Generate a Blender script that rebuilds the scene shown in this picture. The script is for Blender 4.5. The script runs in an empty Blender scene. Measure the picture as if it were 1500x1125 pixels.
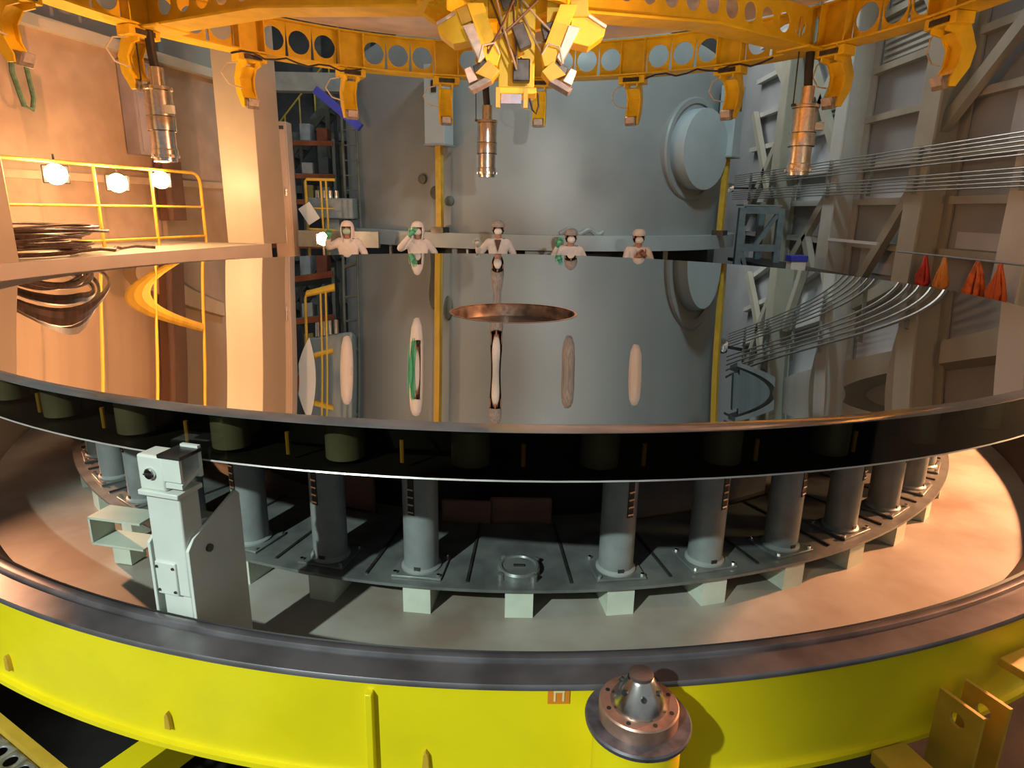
import bpy, math, random
from math import sin, cos, pi, radians, sqrt, atan2, hypot
from mathutils import Vector, Matrix
random.seed(7)
S = bpy.context.scene
COL = S.collection
# ------------------------------------------------------------------ camera
cam_d = bpy.data.cameras.new('camera')
cam_d.sensor_width = 36.0
cam_d.lens = 943.2 * 36.0 / 1500.0
cam_d.clip_start = 0.05
cam = bpy.data.objects.new('camera', cam_d)
COL.objects.link(cam)
PITCH, ROLL = 0.26419, 0.018268
cam.matrix_world = (Matrix.Translation((0, -6.0538, 0.6607)) @ Matrix.Rotation(pi/2 - PITCH, 4, 'X')
                    @ Matrix.Rotation(ROLL, 4, 'Z'))
S.camera = cam
# ------------------------------------------------------------------ world, colour, sampling options
w = bpy.data.worlds.new('world'); S.world = w; w.use_nodes = True
w.node_tree.nodes['Background'].inputs[0].default_value = (0.62, 0.66, 0.66, 1)
w.node_tree.nodes['Background'].inputs[1].default_value = 0.37
S.view_settings.view_transform = 'Standard'
S.view_settings.look = 'None'
S.view_settings.exposure = 0.0
S.view_settings.gamma = 1.0
S.view_settings.use_curve_mapping = False
S.cycles.use_denoising = True
S.cycles.max_bounces = 8
S.cycles.transparent_max_bounces = 12
S.cycles.sample_clamp_indirect = 4.0
S.cycles.caustics_reflective = True
S.cycles.caustics_refractive = False
# ------------------------------------------------------------------ lights
def aim(o, p, t):
    o.location = p
    o.rotation_euler = (Vector(t) - Vector(p)).to_track_quat('-Z', 'Y').to_euler()
def spot(name, p, t, power, col, size, blend=.3, rad=.15):
    l = bpy.data.lights.new(name, 'SPOT'); l.energy = power; l.color = col
    l.spot_size = radians(size); l.spot_blend = blend; l.shadow_soft_size = rad
    o = bpy.data.objects.new(name, l); COL.objects.link(o); aim(o, p, t); return o
def area(name, p, t, power, col, sx, sy):
    l = bpy.data.lights.new(name, 'AREA'); l.energy = power; l.color = col
    l.shape = 'RECTANGLE'; l.size = sx; l.size_y = sy
    o = bpy.data.objects.new(name, l); COL.objects.link(o); aim(o, p, t); return o
def point(name, p, power, col, rad=.1):
    l = bpy.data.lights.new(name, 'POINT'); l.energy = power; l.color = col; l.shadow_soft_size = rad
    o = bpy.data.objects.new(name, l); COL.objects.link(o); o.location = p; return o
COOL = (0.86, 1.0, 0.94); WARM = (1.0, 0.56, 0.28)
# high hall floodlight behind the photographer
spot('hall_floodlight', (-5.0, -11.5, 5.6), (-1.3, -4.1, -.9), 4300, COOL, 24, .5, .10)
# added fill behind the camera, standing in for light bounced up by the mirror
spot('jig_fill', (.6, -7.6, .25), (.2, 1.8, 3.0), 360, (1, .97, .9), 36, .5, .25)
spot('people_fill', (2.2, -8.8, 2.3), (-.4, 4.7, .1), 1700, (1, .96, .9), 24, .6, .1)  # added fill from the front to brighten the people
# tank spot added in place of light thrown by the mirror; overhead hall light
spot('tank_bounce', (3.0, 1.0, 7.2), (1.2, 7.0, 4.3), 1150, (.70, .93, 1.0), 84, .15, .4)
area('hall_light', (2.5, 13.0, 9.0), (5.5, 8.0, 0), 380, (.95, .97, .95), 3, 3)
# warm halogen work lamps: beside the platform at left and outside the frame at right
spot('halogen_right', (5.6, -1.6, .75), (2.0, -3.6, -.9), 5200, (1, .41, .19), 150, .5, .07)
spot('halogen_left', (-5.6, -.4, .5), (-3.5, -2.1, -1.1), 1500, (1, .45, .22), 48, .5, .07)
point('halogen_underside', (4.9, -3.2, .6), 160, (1, .62, .28), .2)  # added warm fill for the jig underside, in place of mirror-bounced light

# ------------------------------------------------------------------ materials
MATS = {}
def mat(name, col, rough=.6, metal=0., var=.12, scale=6., bump=0., spec=.5, col2=None, emit=0., coat=0.):
    if name in MATS: return MATS[name]
    m = bpy.data.materials.new(name); m.use_nodes = True
    nt = m.node_tree; b = nt.nodes['Principled BSDF']
    b.inputs['Roughness'].default_value = rough
    b.inputs['Metallic'].default_value = metal
    b.inputs['Specular IOR Level'].default_value = spec
    b.inputs['Coat Weight'].default_value = coat
    tc = nt.nodes.new('ShaderNodeTexCoord')
    nz = nt.nodes.new('ShaderNodeTexNoise'); nz.inputs['Scale'].default_value = scale
    nz.inputs['Detail'].default_value = 5
    nt.links.new(tc.outputs['Object'], nz.inputs['Vector'])
    mx = nt.nodes.new('ShaderNodeMix'); mx.data_type = 'RGBA'
    c2 = col2 if col2 else tuple(c * (1 - var * 2) for c in col)
    cr = nt.nodes.new('ShaderNodeMapRange')
    cr.inputs[1].default_value = .38; cr.inputs[2].default_value = .66
    nt.links.new(nz.outputs['Fac'], cr.inputs[0]); nt.links.new(cr.outputs[0], mx.inputs[0])
    mx.inputs[6].default_value = (*col, 1); mx.inputs[7].default_value = (*c2, 1)
    nt.links.new(mx.outputs[2], b.inputs['Base Color'])
    if bump:
        bp = nt.nodes.new('ShaderNodeBump'); bp.inputs['Strength'].default_value = bump
        bp.inputs['Distance'].default_value = .02
        nt.links.new(nz.outputs['Fac'], bp.inputs['Height']); nt.links.new(bp.outputs[0], b.inputs['Normal'])
    if emit:
        b.inputs['Emission Color'].default_value = (*col, 1); b.inputs['Emission Strength'].default_value = emit
    MATS[name] = m; return m
def m_mirror():
    m = mat('mirror_aluminium', (.80, .81, .80), .0, 1.0, 0.01, 2)
    return m
def m_glass():
    m = bpy.data.materials.new('dark_glass'); m.use_nodes = True; nt = m.node_tree
    nt.nodes.remove(nt.nodes['Principled BSDF']); out = nt.nodes['Material Output']
    tr = nt.nodes.new('ShaderNodeBsdfTransparent'); tr.inputs[0].default_value = (.50, .47, .36, 1)
    gl = nt.nodes.new('ShaderNodeBsdfGlossy'); gl.inputs['Roughness'].default_value = .06
    gl.inputs['Color'].default_value = (1, 1, 1, 1)
    fr = nt.nodes.new('ShaderNodeFresnel'); fr.inputs[0].default_value = 1.48
    mx = nt.nodes.new('ShaderNodeMixShader')
    nt.links.new(fr.outputs[0], mx.inputs[0]); nt.links.new(tr.outputs[0], mx.inputs[1])
    nt.links.new(gl.outputs[0], mx.inputs[2]); nt.links.new(mx.outputs[0], out.inputs[0])
    return m
YEL = mat('yellow_paint', (.88, .74, .010), .38, 0, .05, 3, spec=.5)
YEL2 = mat('golden_yellow_paint', (.88, .58, .015), .45, 0, .08, 5)
YEL3 = mat('rail_yellow_paint', (.66, .42, .04), .5, 0, .1, 8)
GREYP = mat('grey_painted_steel', (.30, .33, .32), .42, .0, .1, 5)
COLM = mat('support_grey_paint', (.24, .27, .265), .4, .0, .12, 9)
PLATE = mat('support_plate_steel', (.22, .24, .23), .38, .35, .2, 7)
PALEG = mat('pale_green_paint', (.62, .70, .58), .45, 0, .07, 7)
PALEW = mat('pale_painted_steel', (.70, .75, .68), .42, 0, .05, 6)
DARKST = mat('dark_steel', (.09, .085, .08), .35, .6, .25, 14)
RIMST = mat('worn_rim_steel', (.26, .25, .27), .32, .6, .35, 5, col2=(.15, .14, .15))
SEAL = mat('black_rubber', (.018, .018, .02), .35, 0, .1, 20)
FLOORP = mat('dusty_grey_plate', (.42, .41, .36), .5, .05, .2, 1.6, col2=(.25, .20, .155))
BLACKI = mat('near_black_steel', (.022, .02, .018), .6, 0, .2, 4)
STEEL = mat('brushed_steel', (.70, .68, .64), .22, 1.0, .1, 30)
STEELW = mat('warm_lit_steel', (.80, .76, .66), .25, 1.0, .1, 30)  # warm tint puts reflected orange lamp light into the colour
COPPER = mat('copper_steel', (.55, .34, .26), .38, .7, .2, 12)
CHROME = mat('chrome', (.8, .8, .8), .12, 1, .02, 10)
CONC = mat('ochre_concrete', (.42, .31, .22), .85, 0, .2, 2.2, .4, col2=(.33, .24, .17))
BEIGE = mat('beige_steel_paint', (.50, .46, .36), .5, 0, .06, 2)
BEIGEW = mat('pale_beige_steel_paint', (.62, .60, .54), .5, 0, .05, 2)
LAV = mat('lavender_grey_sheet', (.80, .72, .72), .3, 0, .3, 1.2, col2=(.52, .50, .62))
TANK = mat('tank_blue_grey_paint', (.29, .32, .315), .42, 0, .06, 1.2, col2=(.26, .285, .285))
TANKB = mat('tank_pale_blue_paint', (.42, .50, .52), .45, 0, .05, 2)
WPAN = mat('wall_panel_grey', (.42, .43, .43), .7, 0, .1, .7, col2=(.36, .36, .365))
WHITE = mat('white_cloth', (.86, .82, .78), .8, 0, .04, 20, .15)
SKIN = mat('skin', (.50, .25, .17), .55, 0, .05, 10)
GREEN = mat('green_glove_rubber', (.12, .55, .33), .45, 0, .05, 15)
MASKW = mat('white_mask_cloth', (.88, .88, .84), .8, 0, .03, 30)
MASKG = mat('pale_green_mask_cloth', (.50, .70, .60), .8, 0, .03, 30)
NET = mat('grey_hair_net', (.42, .40, .38), .8, 0, .2, 60)
BLACK = mat('black_hose_rubber', (.02, .02, .022), .5, 0, .1, 30)
COIL = mat('brown_cable_rubber', (.10, .06, .045), .42, 0, .3, 20)
GREYD = mat('dark_grey_wall', (.085, .085, .08), .8, 0, .3, 1.2)
ORANGE = mat('orange_fabric', (.75, .16, .03), .8, 0, .25, 9)
REDF = mat('red_fabric', (.62, .05, .03), .8, 0, .2, 9)
BLUE = mat('blue_paint', (.05, .07, .55), .5, 0, .1, 8)
BROWN = mat('brown_board', (.20, .10, .06), .7, 0, .15, 3)
HOT = mat('halogen_glass', (1.0, .62, .28), .5, 0, 0, 1, emit=45)
PINKLIT = mat('pink_lit_beige_panel', (.50, .36, .28), .5, 0, .04, 2)  # warm pinkish light painted into a beige panel
DGREEN = mat('olive_steel', (.14, .15, .12), .6, 0, .2, 4)
SLING = mat('green_sling_webbing', (.10, .20, .13), .8, 0, .2, 20)
PAPER = mat('white_paper_board', (.8, .8, .76), .7, 0, .03, 4)
GRATE = mat('galvanised_plate', (.33, .35, .34), .42, .5, .25, 18)
FLOORC = mat('hall_floor_dark', (.025, .024, .022), .9, 0, .3, 2, spec=.1)
GLASS = m_glass()

# ------------------------------------------------------------------ mesh helpers
class MB:
    def __init__(s): s.v = []; s.f = []
    def add(s, vs, fs):
        n = len(s.v); s.v += [tuple(v) for v in vs]; s.f += [tuple(i + n for i in f) for f in fs]; return s
    def box(s, c, d, M=None, rz=0):
        hx, hy, hz = d[0]/2, d[1]/2, d[2]/2
        vs = [Vector((x*hx, y*hy, z*hz)) for x in (-1, 1) for y in (-1, 1) for z in (-1, 1)]
        R = M if M else Matrix.Rotation(rz, 3, 'Z')
        vs = [R @ v + Vector(c) for v in vs]
        return s.add(vs, [(0,1,3,2),(4,6,7,5),(0,4,5,1),(2,3,7,6),(0,2,6,4),(1,5,7,3)])
    def bar(s, a, b, wx, wy, up=(0,0,1)):
        a, b = Vector(a), Vector(b); d = (b-a); L = d.length; d.normalize()
        u = Vector(up)
        if abs(d.dot(u)) > .98: u = Vector((0, 1, 0))
        x = d.cross(u).normalized(); y = x.cross(d)
        M = Matrix((x, d, y)).transposed()
        return s.box((a+b)/2, (wx, L, wy), M)
    def tube(s, pts, r, n=10, cap=True):
        pts = [Vector(p) for p in pts]; rs = r if isinstance(r, (list, tuple)) else [r]*len(pts)
        base = len(s.v); prev = None
        for i, p in enumerate(pts):
            t = (pts[min(i+1, len(pts)-1)] - pts[max(i-1, 0)]).normalized()
            if prev is None:
                u = Vector((0,0,1)) if abs(t.z) < .9 else Vector((1,0,0))
                x = t.cross(u).normalized()
            else:
                x = (prev - t*prev.dot(t)).normalized()
            prev = x; y = t.cross(x)
            for k in range(n):
                a = 2*pi*k/n; s.v.append(tuple(p + (x*cos(a) + y*sin(a))*rs[i]))
        for i in range(len(pts)-1):
            for k in range(n):
                a = base+i*n+k; b = base+i*n+(k+1) % n
                s.f.append((a, b, b+n, a+n))
        if cap:
            s.f.append(tuple(base+k for k in reversed(range(n))))
            e = base+(len(pts)-1)*n; s.f.append(tuple(e+k for k in range(n)))
        return s
    def lathe(s, prof, n=48, c=(0,0,0), M=None, a0=0, a1=2*pi):
        full = abs(a1-a0-2*pi) < 1e-6; m = n if full else n+1; base = len(s.v)
        R = M if M else Matrix.Identity(3)
        for (r, z) in prof:
            for k in range(m):
                a = a0 + (a1-a0)*k/n
                s.v.append(tuple(R @ Vector((r*sin(a), -r*cos(a), z)) + Vector(c)))
        for i in range(len(prof)-1):
            for k in range(n):
                k2 = (k+1) % m
                s.f.append((base+i*m+k, base+i*m+k2, base+(i+1)*m+k2, base+(i+1)*m+k))
        return s
    def prism(s, poly, t, fn):
        """poly: (u,v) outline; extruded t either side; fn(u,v,w)->3D"""
        n = len(poly)
        vs = [fn(u, v, -t/2) for u, v in poly] + [fn(u, v, t/2) for u, v in poly]
        fs = [tuple(range(n)), tuple(range(2*n-1, n-1, -1))] + [(i, i+n, (i+1) % n + n, (i+1) % n) for i in range(n)]
        return s.add(vs, fs)
    def holed(s, u0, u1, v0, v1, r, fn, n=24, ur=None):
        cu, cv = (u0+u1)/2, (v0+v1)/2; vs = []; ur = ur or r
        for k in range(n):
            a = 2*pi*k/n + pi/n; ca, sa = cos(a), sin(a)
            vs.append(fn(cu + ur*ca, cv + r*sa))
            q = min((u1-u0)/2/max(abs(ca), 1e-6), (v1-v0)/2/max(abs(sa), 1e-6))
            vs.append(fn(cu + q*ca, cv + q*sa))
        for ku, kv in ((1,1),(-1,1),(-1,-1),(1,-1)):
            vs.append(fn(cu+ku*(u1-u0)/2, cv+kv*(v1-v0)/2))
        fs = []
        corner_a = [atan2(kv*(v1-v0), ku*(u1-u0)) % (2*pi) for ku, kv in ((1,1),(-1,1),(-1,-1),(1,-1))]
        for k in range(n):
            k2 = (k+1) % n
            a = (2*pi*k/n + pi/n) % (2*pi); b = a + 2*pi/n
            ci = [i for i, c in enumerate(corner_a) if a < c < b or a < c+2*pi < b]
            if ci: fs.append((2*k, 2*k+1, 2*n+ci[0], 2*k2+1, 2*k2))
            else: fs.append((2*k, 2*k+1, 2*k2+1, 2*k2))
        return s.add(vs, fs)
    def quad(s, u0, u1, v0, v1, fn):
        return s.add([fn(u0, v0), fn(u1, v0), fn(u1, v1), fn(u0, v1)], [(0,1,2,3)])
    def ball(s, c, r, n=12, sc=(1,1,1)):
        base = len(s.v); c = Vector(c)
        for i in range(1, n):
            th = pi*i/n
            for k in range(n*2):
                a = pi*k/n
                s.v.append((c.x + r*sc[0]*sin(th)*cos(a), c.y + r*sc[1]*sin(th)*sin(a), c.z + r*sc[2]*cos(th)))
        m = n*2
        for i in range(n-2):
            for k in range(m):
                s.f.append((base+i*m+k, base+(i+1)*m+k, base+(i+1)*m+(k+1) % m, base+i*m+(k+1) % m))
        s.f.append(tuple(base+k for k in range(m))); e = base+(n-2)*m
        s.f.append(tuple(e+k for k in reversed(range(m))))
        return s
    def build(s, name, m, parent=None, smooth=.6, loc=None, bevel=0, solid=0):
        me = bpy.data.meshes.new(name)
        off = Vector(loc) if loc is not None else Vector((0,0,0))
        me.from_pydata([tuple(Vector(v)-off) for v in s.v], [], s.f); me.validate()
        me.materials.append(m)
        if smooth:
            for p in me.polygons: p.use_smooth = True
            me.set_sharp_from_angle(angle=smooth)
        me.update()
        o = bpy.data.objects.new(name, me); COL.objects.link(o)
        if loc is not None: o.location = off
        if parent:
            o.parent = parent
            if loc is None: o.location = -abs_loc(parent)
            else: o.location = off - abs_loc(parent)
        if solid:
            q = o.modifiers.new('s', 'SOLIDIFY'); q.thickness = solid; q.offset = 0
        if bevel:
            q = o.modifiers.new('b', 'BEVEL'); q.width = bevel; q.segments = 2; q.limit_method = 'ANGLE'
        return o
def abs_loc(o):
    v = Vector(o.location)
    while o.parent: o = o.parent; v = v + Vector(o.location)
    return v
def tag(o, label, cat, group=None):
    o['label'] = label; o['category'] = cat
    if group: o['group'] = group
    return o
def thing(name, label, cat, loc=(0,0,0), group=None):
    o = bpy.data.objects.new(name, None); o.empty_display_size = .1; COL.objects.link(o); o.location = loc
    return tag(o, label, cat, group)
def struct(o): o['kind'] = 'structure'; return o
def pol(r, deg, z=0., c=(0., 0.)):      # angle 0 towards the camera, positive to the right
    a = radians(deg); return Vector((c[0] + r*sin(a), c[1] - r*cos(a), z))
def rotz(deg): return Matrix.Rotation(radians(deg), 3, 'Z')
ORD = ['', 'first', 'second', 'third', 'fourth', 'fifth', 'sixth', 'seventh', 'eighth', 'ninth', 'tenth', 'eleventh']

# ------------------------------------------------------------------ room shell
struct(MB().box((0, 4, -2.65), (24, 34, .1)).build('floor', FLOORC))
# right wall (runs parallel to the view), steel framed
XW = 7.0
wr = struct(MB().box((XW+.1, 5.5, 2.7), (.2, 24, 10.6)).build('wall_right', WPAN))
def onX(X):
    return lambda y, z: (X, y, z)
for z in (.12, .93, 1.62, 2.47, 3.35, 4.3, 5.2, 6.2):
    for (y0, y1) in ((-2.0, 2.25), (2.75, 4.55), (5.05, 7.55), (8.0, 10.6), (11.1, 14)):
        MB().box((XW-.08, (y0+y1)/2, z), (.16, y1-y0, .12)).build('girt', BEIGEW if y0 > 6 else BEIGE, wr)
for y0, y1, z0, z1 in ((5.1, 7.4, 3.5, 5.0), (8.1, 10.5, 2.6, 3.3)):
    g = MB()
    n = int((z1-z0)/.11)
    for i in range(n): g.box((XW-.03, (y0+y1)/2, z0+i*.11), (.05, y1-y0, .05))
    g.build('louvre_panel', BEIGEW, wr)
panelm = mat('pale_wall_sheet', (.66, .67, .70), .7, 0, .06, 1)
for (y0, y1, z0, z1) in ((2.8, 3.7, 1.7, 2.4), (5.3, 6.0, 1.7, 3.2), (3.0, 4.4, .2, .45), (8.1, 9.6, .2, .8), (11.2, 13, 1.8, 2.4),
                         (8.1, 9.2, -.5, .0), (5.4, 7.2, -.4, .04), (11.2, 13.5, -.6, .04), (8.1, 10.3, 1.7, 2.4), (0, 2.0, 1.7, 3.2), (5.2, 7.4, 1.0, 1.3)):
    MB().box((XW-.012, (y0+y1)/2, (z0+z1)/2), (.02, y1-y0, z1-z0)).build('wall_sheet', panelm, wr)
def brace(a, b, ww=.16, m=BEIGE):
    MB().bar(a, b, ww, ww*.7, (1, 0, 0)).build('brace', m, wr)
X2 = XW-.25
for a, b in (((2.7, 3.9), (5.05, 1.9)), ((2.7, 3.6), (1.0, 5.6)), ((5.3, 1.2), (7.3, -1.4)), ((5.2, 3.5), (7.6, 6.2)),
             ((8.1, 1.6), (10.6, 4.6)), ((8.1, 4.6), (10.6, 1.6)), ((8.1, 1.4), (10.5, -1.0)), ((9.3, .2), (8.1, -1.4)),
             ((11.1, 3.0), (13.6, .4)), ((11.1, .2), (13.6, 3.4)), ((11.1, -.1), (13.6, -2.2)), ((11.0, 3.4), (13.4, 5.4)), ((2.7, 5.0), (5.0, 7.5))):
    brace((X2, a[0], a[1]), (X2, b[0], b[1]), .2)
for i, (y, sz, lab) in enumerate(((-2.2, .5, 'wide beige steel column beyond the right edge of the mirror, nearest the photographer'),
                           (2.25, .5, 'pale steel wall column rising at the right edge of the mirror beside orange bags'),
                           (4.6, .48, 'tall beige steel wall column left of the red and orange bags'),
                           (7.55, .46, 'beige steel wall column just right of the blue bin'),
                           (10.65, .46, 'grey steel wall column farthest back, beside the blue-grey tank'))):
    b = MB(); x0 = 6.45
    b.box((x0+.015, y+sz/2, 2.2), (.035, sz, 9.6)); b.box((XW-.03, y+sz/2, 2.2), (.035, sz, 9.6))
    b.box(((x0+XW)/2, y+sz/2, 2.2), (XW-x0-.05, .03, 9.6))
    tag(b.build('steel_column', BEIGEW if i in (1, 3) else BEIGE), lab, 'column')
# pipe runs on the right wall
for run, (z0, nm, n) in enumerate(((1.44, 'upper', 6), (1.06, 'lower', 5))):
    for k in range(n):
        p = MB(); zz = z0 + k*.055; xx = 6.36
        p.tube([(xx, -1.5, zz), (xx, 13.6, zz+.01)], .013, 8)
        tag(p.build('conduit_pipe', mat('galvanised_conduit', (.52, .49, .44), .35, .6, .1, 3)),
            'thin grey conduit in the %s bundle running along the right wall' % nm, 'pipe', '%s bundle of conduits on the right wall' % nm)
for y in (-.8, .9, 2.5, 4.8, 6.2, 7.8, 9.2, 10.8, 12.4):
    o = MB().box((6.42, y, 1.38), (.06, .04, .74)).build('pipe_hanger', GREYP)
    tag(o, 'short grey upright bracket carrying the conduit bundles on the right wall', 'bracket', 'conduit brackets on the right wall')
# left wall, turned 13.7 degrees from the view axis
LW = radians(13.7); LU = Vector((sin(LW), cos(LW), 0)); LN = Vector((-cos(LW), sin(LW), 0)); LP = Vector((-4.60, .05, 0))
def L(s, off, z): return LP + LU*s + LN*off + Vector((0, 0, z))
ML = Matrix((LN, LU, Vector((0, 0, 1)))).transposed()
def lbox(s0, s1, o0, o1, z0, z1, mb=None):
    return (mb or MB()).box(L((s0+s1)/2, (o0+o1)/2, (z0+z1)/2), (o1-o0, s1-s0, z1-z0), ML)
wl = struct(lbox(-9, 6.0, 2.0, 2.3, -2.6, 2.72).build('wall_left', CONC))
lbox(-9, 6.2, 1.86, 2.3, 2.72, 2.86).build('ledge_beam', BEIGE, wl)
lbox(-9, 6.2, 2.1, 2.3, 2.86, 8).build('upper_wall_panel', mat('warm_grey_panel', (.36, .32, .26), .7, 0, .06, 1), wl)
for s in (-2.4, .3, 2.1, 4.4): lbox(s, s+.1, 2.02, 2.1, 2.86, 8).build('panel_rib', GREYP, wl)
lbox(-6, 5.5, 1.93, 2.02, .93, 1.03).build('wall_rail_strip', mat('ledge_ochre', (.52, .40, .27), .7, 0, .1, 3), wl)
# platform
pf = thing('platform', 'narrow beige platform slab left of the mirror carrying coiled cables', 'platform', L(1.5, .9, 0))
lbox(-1.2, 3.9, 0, 1.9, .03, .10).build('deck', BEIGE, pf)
lbox(-1.2, 3.9, -.02, .03, -.12, .11).build('edge_beam', BEIGEW, pf)
for s in (-.6, 1.0, 2.4, 3.6): lbox(s, s+.12, .05, .17, -2.6, .03).build('leg', BEIGE, pf)
# columns at left
def hcol(s, o, lab, wd=.55, dp=.5, m=BEIGE, z1=8, name='steel_column'):
    b = MB(); lbox(s, s+dp, o, o+wd, .10, z1, b)
    o_ = b.build(name, m, bevel=.01); return tag(o_, lab, 'column')
hcol(3.75, .0, 'broad beige square column at the far end of the left platform', .62, .6, mat('cream_steel_paint', (.48, .44, .35), .42, 0, .05, 2))
hcol(-.32, .02, 'beige column at the left edge of the picture in front of the cable coils', .7, .3, BEIGE)
# guard rail on the platform
gr = thing('guard_rail', 'yellow tubular guard rail along the platform before the orange-lit wall', 'railing', L(2, 1.0, .1))
b = MB(); pts = [L(-1.3, 1.0, 1.1), L(3.6, 1.0, 1.1)] + [L(3.6+.15*sin(t), 1.0, .95+.15*cos(t)) for t in (.4, .8, 1.2, 1.57)] + [L(3.75, 1.0, .1)]
b.tube(pts, .022); b.build('top_rail', YEL3, gr)
for z in (.62, .2): MB().tube([L(-1.3, 1.0, z), L(3.75, 1.0, z)], .016).build('mid_rail', YEL3, gr)
for s in (-.4, .75, 1.9, 2.8): MB().tube([L(s, 1.0, .1), L(s, 1.0, 1.1)], .02).build('post', YEL3, gr)
# halogen work lamps hanging at the rail
for i, (p, lab) in enumerate((((-5.22, 1.60, .96), 'leftmost glaring halogen work lamp on the yellow rail'),
                              ((-5.03, 2.44, .90), 'middle glaring halogen work lamp, lowest of three on the yellow rail'),
                              ((-4.86, 3.17, .97), 'glaring halogen work lamp nearest the broad beige column'),
                              ((-3.40, 5.65, .10), 'bright halogen work lamp behind the leftmost person in white'))):
    P = Vector(p); d = (Vector((0, -5.5, .3)) - P); d.z = 0; d.normalize()
    R = d.to_track_quat('Y', 'Z').to_matrix()
    t = thing('work_lamp', lab, 'lamp', P)
    MB().box(P - d*.07, (.26, .10, .20), R).build('housing', BLACK, t, bevel=.01)
    MB().lathe([(0, .03), (.08, .025), (.108, 0), (.115, -.02)], 24, P, R @ Matrix.Rotation(-pi/2, 3, 'X')).build('lamp_glass', HOT, t)
    MB().tube([P - d*.08 + Vector((0, 0, .1)), P - d*.1 + Vector((0, 0, .22 if i < 3 else -.2))], .012).build('bracket', DARKST, t)
    if i == 3: MB().tube([P - d*.1 + Vector((0, 0, -.1)), P - d*.1 + Vector((0, 0, -2.7))], .02).build('stand', DARKST, t)
    point('halogen_%d' % i, P + d*.22, (60, 76, 56, 60)[i], WARM, .09)
# cable coil
t = thing('cable_coil', 'heap of looped brown cables lying on the left end of the platform', 'cable', L(.35, .45, .1))
c0 = L(.70, .54, .1)
for k in range(13):
    r = .42 + random.uniform(-.12, .1); ph = random.uniform(0, 6); ox, oy = random.uniform(-.1, .1), random.uniform(-.14, .14)
    ti = random.uniform(-.12, .22)
    pts = [c0 + LU*(r*1.25*cos(a+ph)+oy) + LN*(r*.75*sin(a+ph)+ox) + Vector((0, 0, .03+k*.022+max(0, ti*cos(a)*.5))) for a in [2*pi*j/36 for j in range(37)]]
    MB().tube(pts, .015, 8).build('cable_loop', COIL, t)
t = tag(MB().tube([L(.9+j*.16, .6+.12*sin(j*1.3), .12+.02*(j % 2)) for j in range(9)], .02).build('loose_cable', COIL),
        'loose dark cable end trailing along the platform right of the coils', 'cable')
# wall cabinets left of the column
t = thing('wall_cabinet', 'lavender grey wall cabinet behind the hanging cylinder near the broad column', 'cabinet', L(3.7, 1.9, 1.2))
lbox(3.5, 4.15, 1.75, 1.98, 1.35, 2.62).build('body', mat('lavender_cabinet', (.34, .30, .33), .5, 0, .1, 3), t)
lbox(3.55, 4.1, 1.735, 1.75, 1.4, 2.57).build('door', mat('lavender_cabinet_door', (.38, .34, .37), .5, 0, .1, 3), t)
lbox(3.95, 4.35, 1.80, 1.95, .4, 1.30).build('cable_duct', BROWN, t)
# green sling on the wall
t = tag(MB().tube([L(1.72, 1.7, 3.3), L(1.72, 1.7, 2.65), L(1.66, 1.7, 2.1), L(1.74, 1.7, 1.75), L(1.84, 1.7, 1.72), L(1.88, 1.7, 1.85), L(1.84, 1.7, 2.3), L(1.76, 1.7, 2.7)], .028, 8).build('lifting_sling', SLING),
        'green lifting sling hanging in a loop against the concrete wall', 'sling')
# back wall
wb = struct(MB().box((0, 17.1, 2.7), (24, .2, 10.6)).build('wall_back', GREYD))
for x in (-6.5, -4.9, 5.6): MB().box((x, 16.9, 2.7), (.3, .3, 10.6)).build('wall_rib', DGREEN, wb)
for z in (1.2, 2.9, 4.6): MB().box((-5, 16.85, z), (8, .25, .25)).build('wall_rib', DGREEN, wb)

# ------------------------------------------------------------------ dim area between left column and tank
t = thing('tall_cabinet', 'tall narrow beige cabinet door, coloured as lit warm pink, right of the broad column', 'cabinet', (-4.3, 6.4, -1))
MB().box((-4.33, 6.5, .75), (.34, .3, 2.75)).build('body', PINKLIT, t, bevel=.01)
MB().box((-4.33, 6.34, .75), (.30, .02, 2.67)).build('door', PINKLIT, t)
MB().box((-4.33, 6.32, 2.02), (.26, .01, .06)).build('vent', DARKST, t)
MB().box((-4.22, 6.31, .9), (.03, .03, .12)).build('handle', STEEL, t)
lb = MB(); lb.box((-3.55, 6.6, .06), (1.9, .16, .30))
tag(lb.build('beam', GREYP), 'short grey beam behind the halogen lamp beside the leftmost person', 'beam')
t = thing('rail_gate', 'small yellow tubular gate railing left of the people', 'railing', (-3.9, 7.0, -.1))
b = MB(); b.tube([(-4.08, 7.0, -.3), (-4.08, 7.0, 1.12), (-4.05, 7.0, 1.16), (-3.5, 7.0, 1.16)], .028); b.build('frame', YEL3, t)
for x in (-3.78, -3.68): MB().tube([(x, 7.0, -.3), (x, 7.0, 1.16)], .02).build('post', YEL3, t)
MB().tube([(-4.08, 7, .62), (-3.55, 7, .62)], .016).build('mid_rail', YEL3, t)
MB().tube([(-4.08, 7, .22), (-3.55, 7, .2), (-3.4, 7, .1)], .03).build('lower_rail', YEL3, t)
o = tag(MB().box((-4.02, 6.93, .52), (.26, .012, .36), Matrix.Rotation(radians(-32), 3, 'Y')).build('notice_board', PAPER),
        'tilted blank white sheet hanging on the yellow gate railing', 'sheet')
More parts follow.
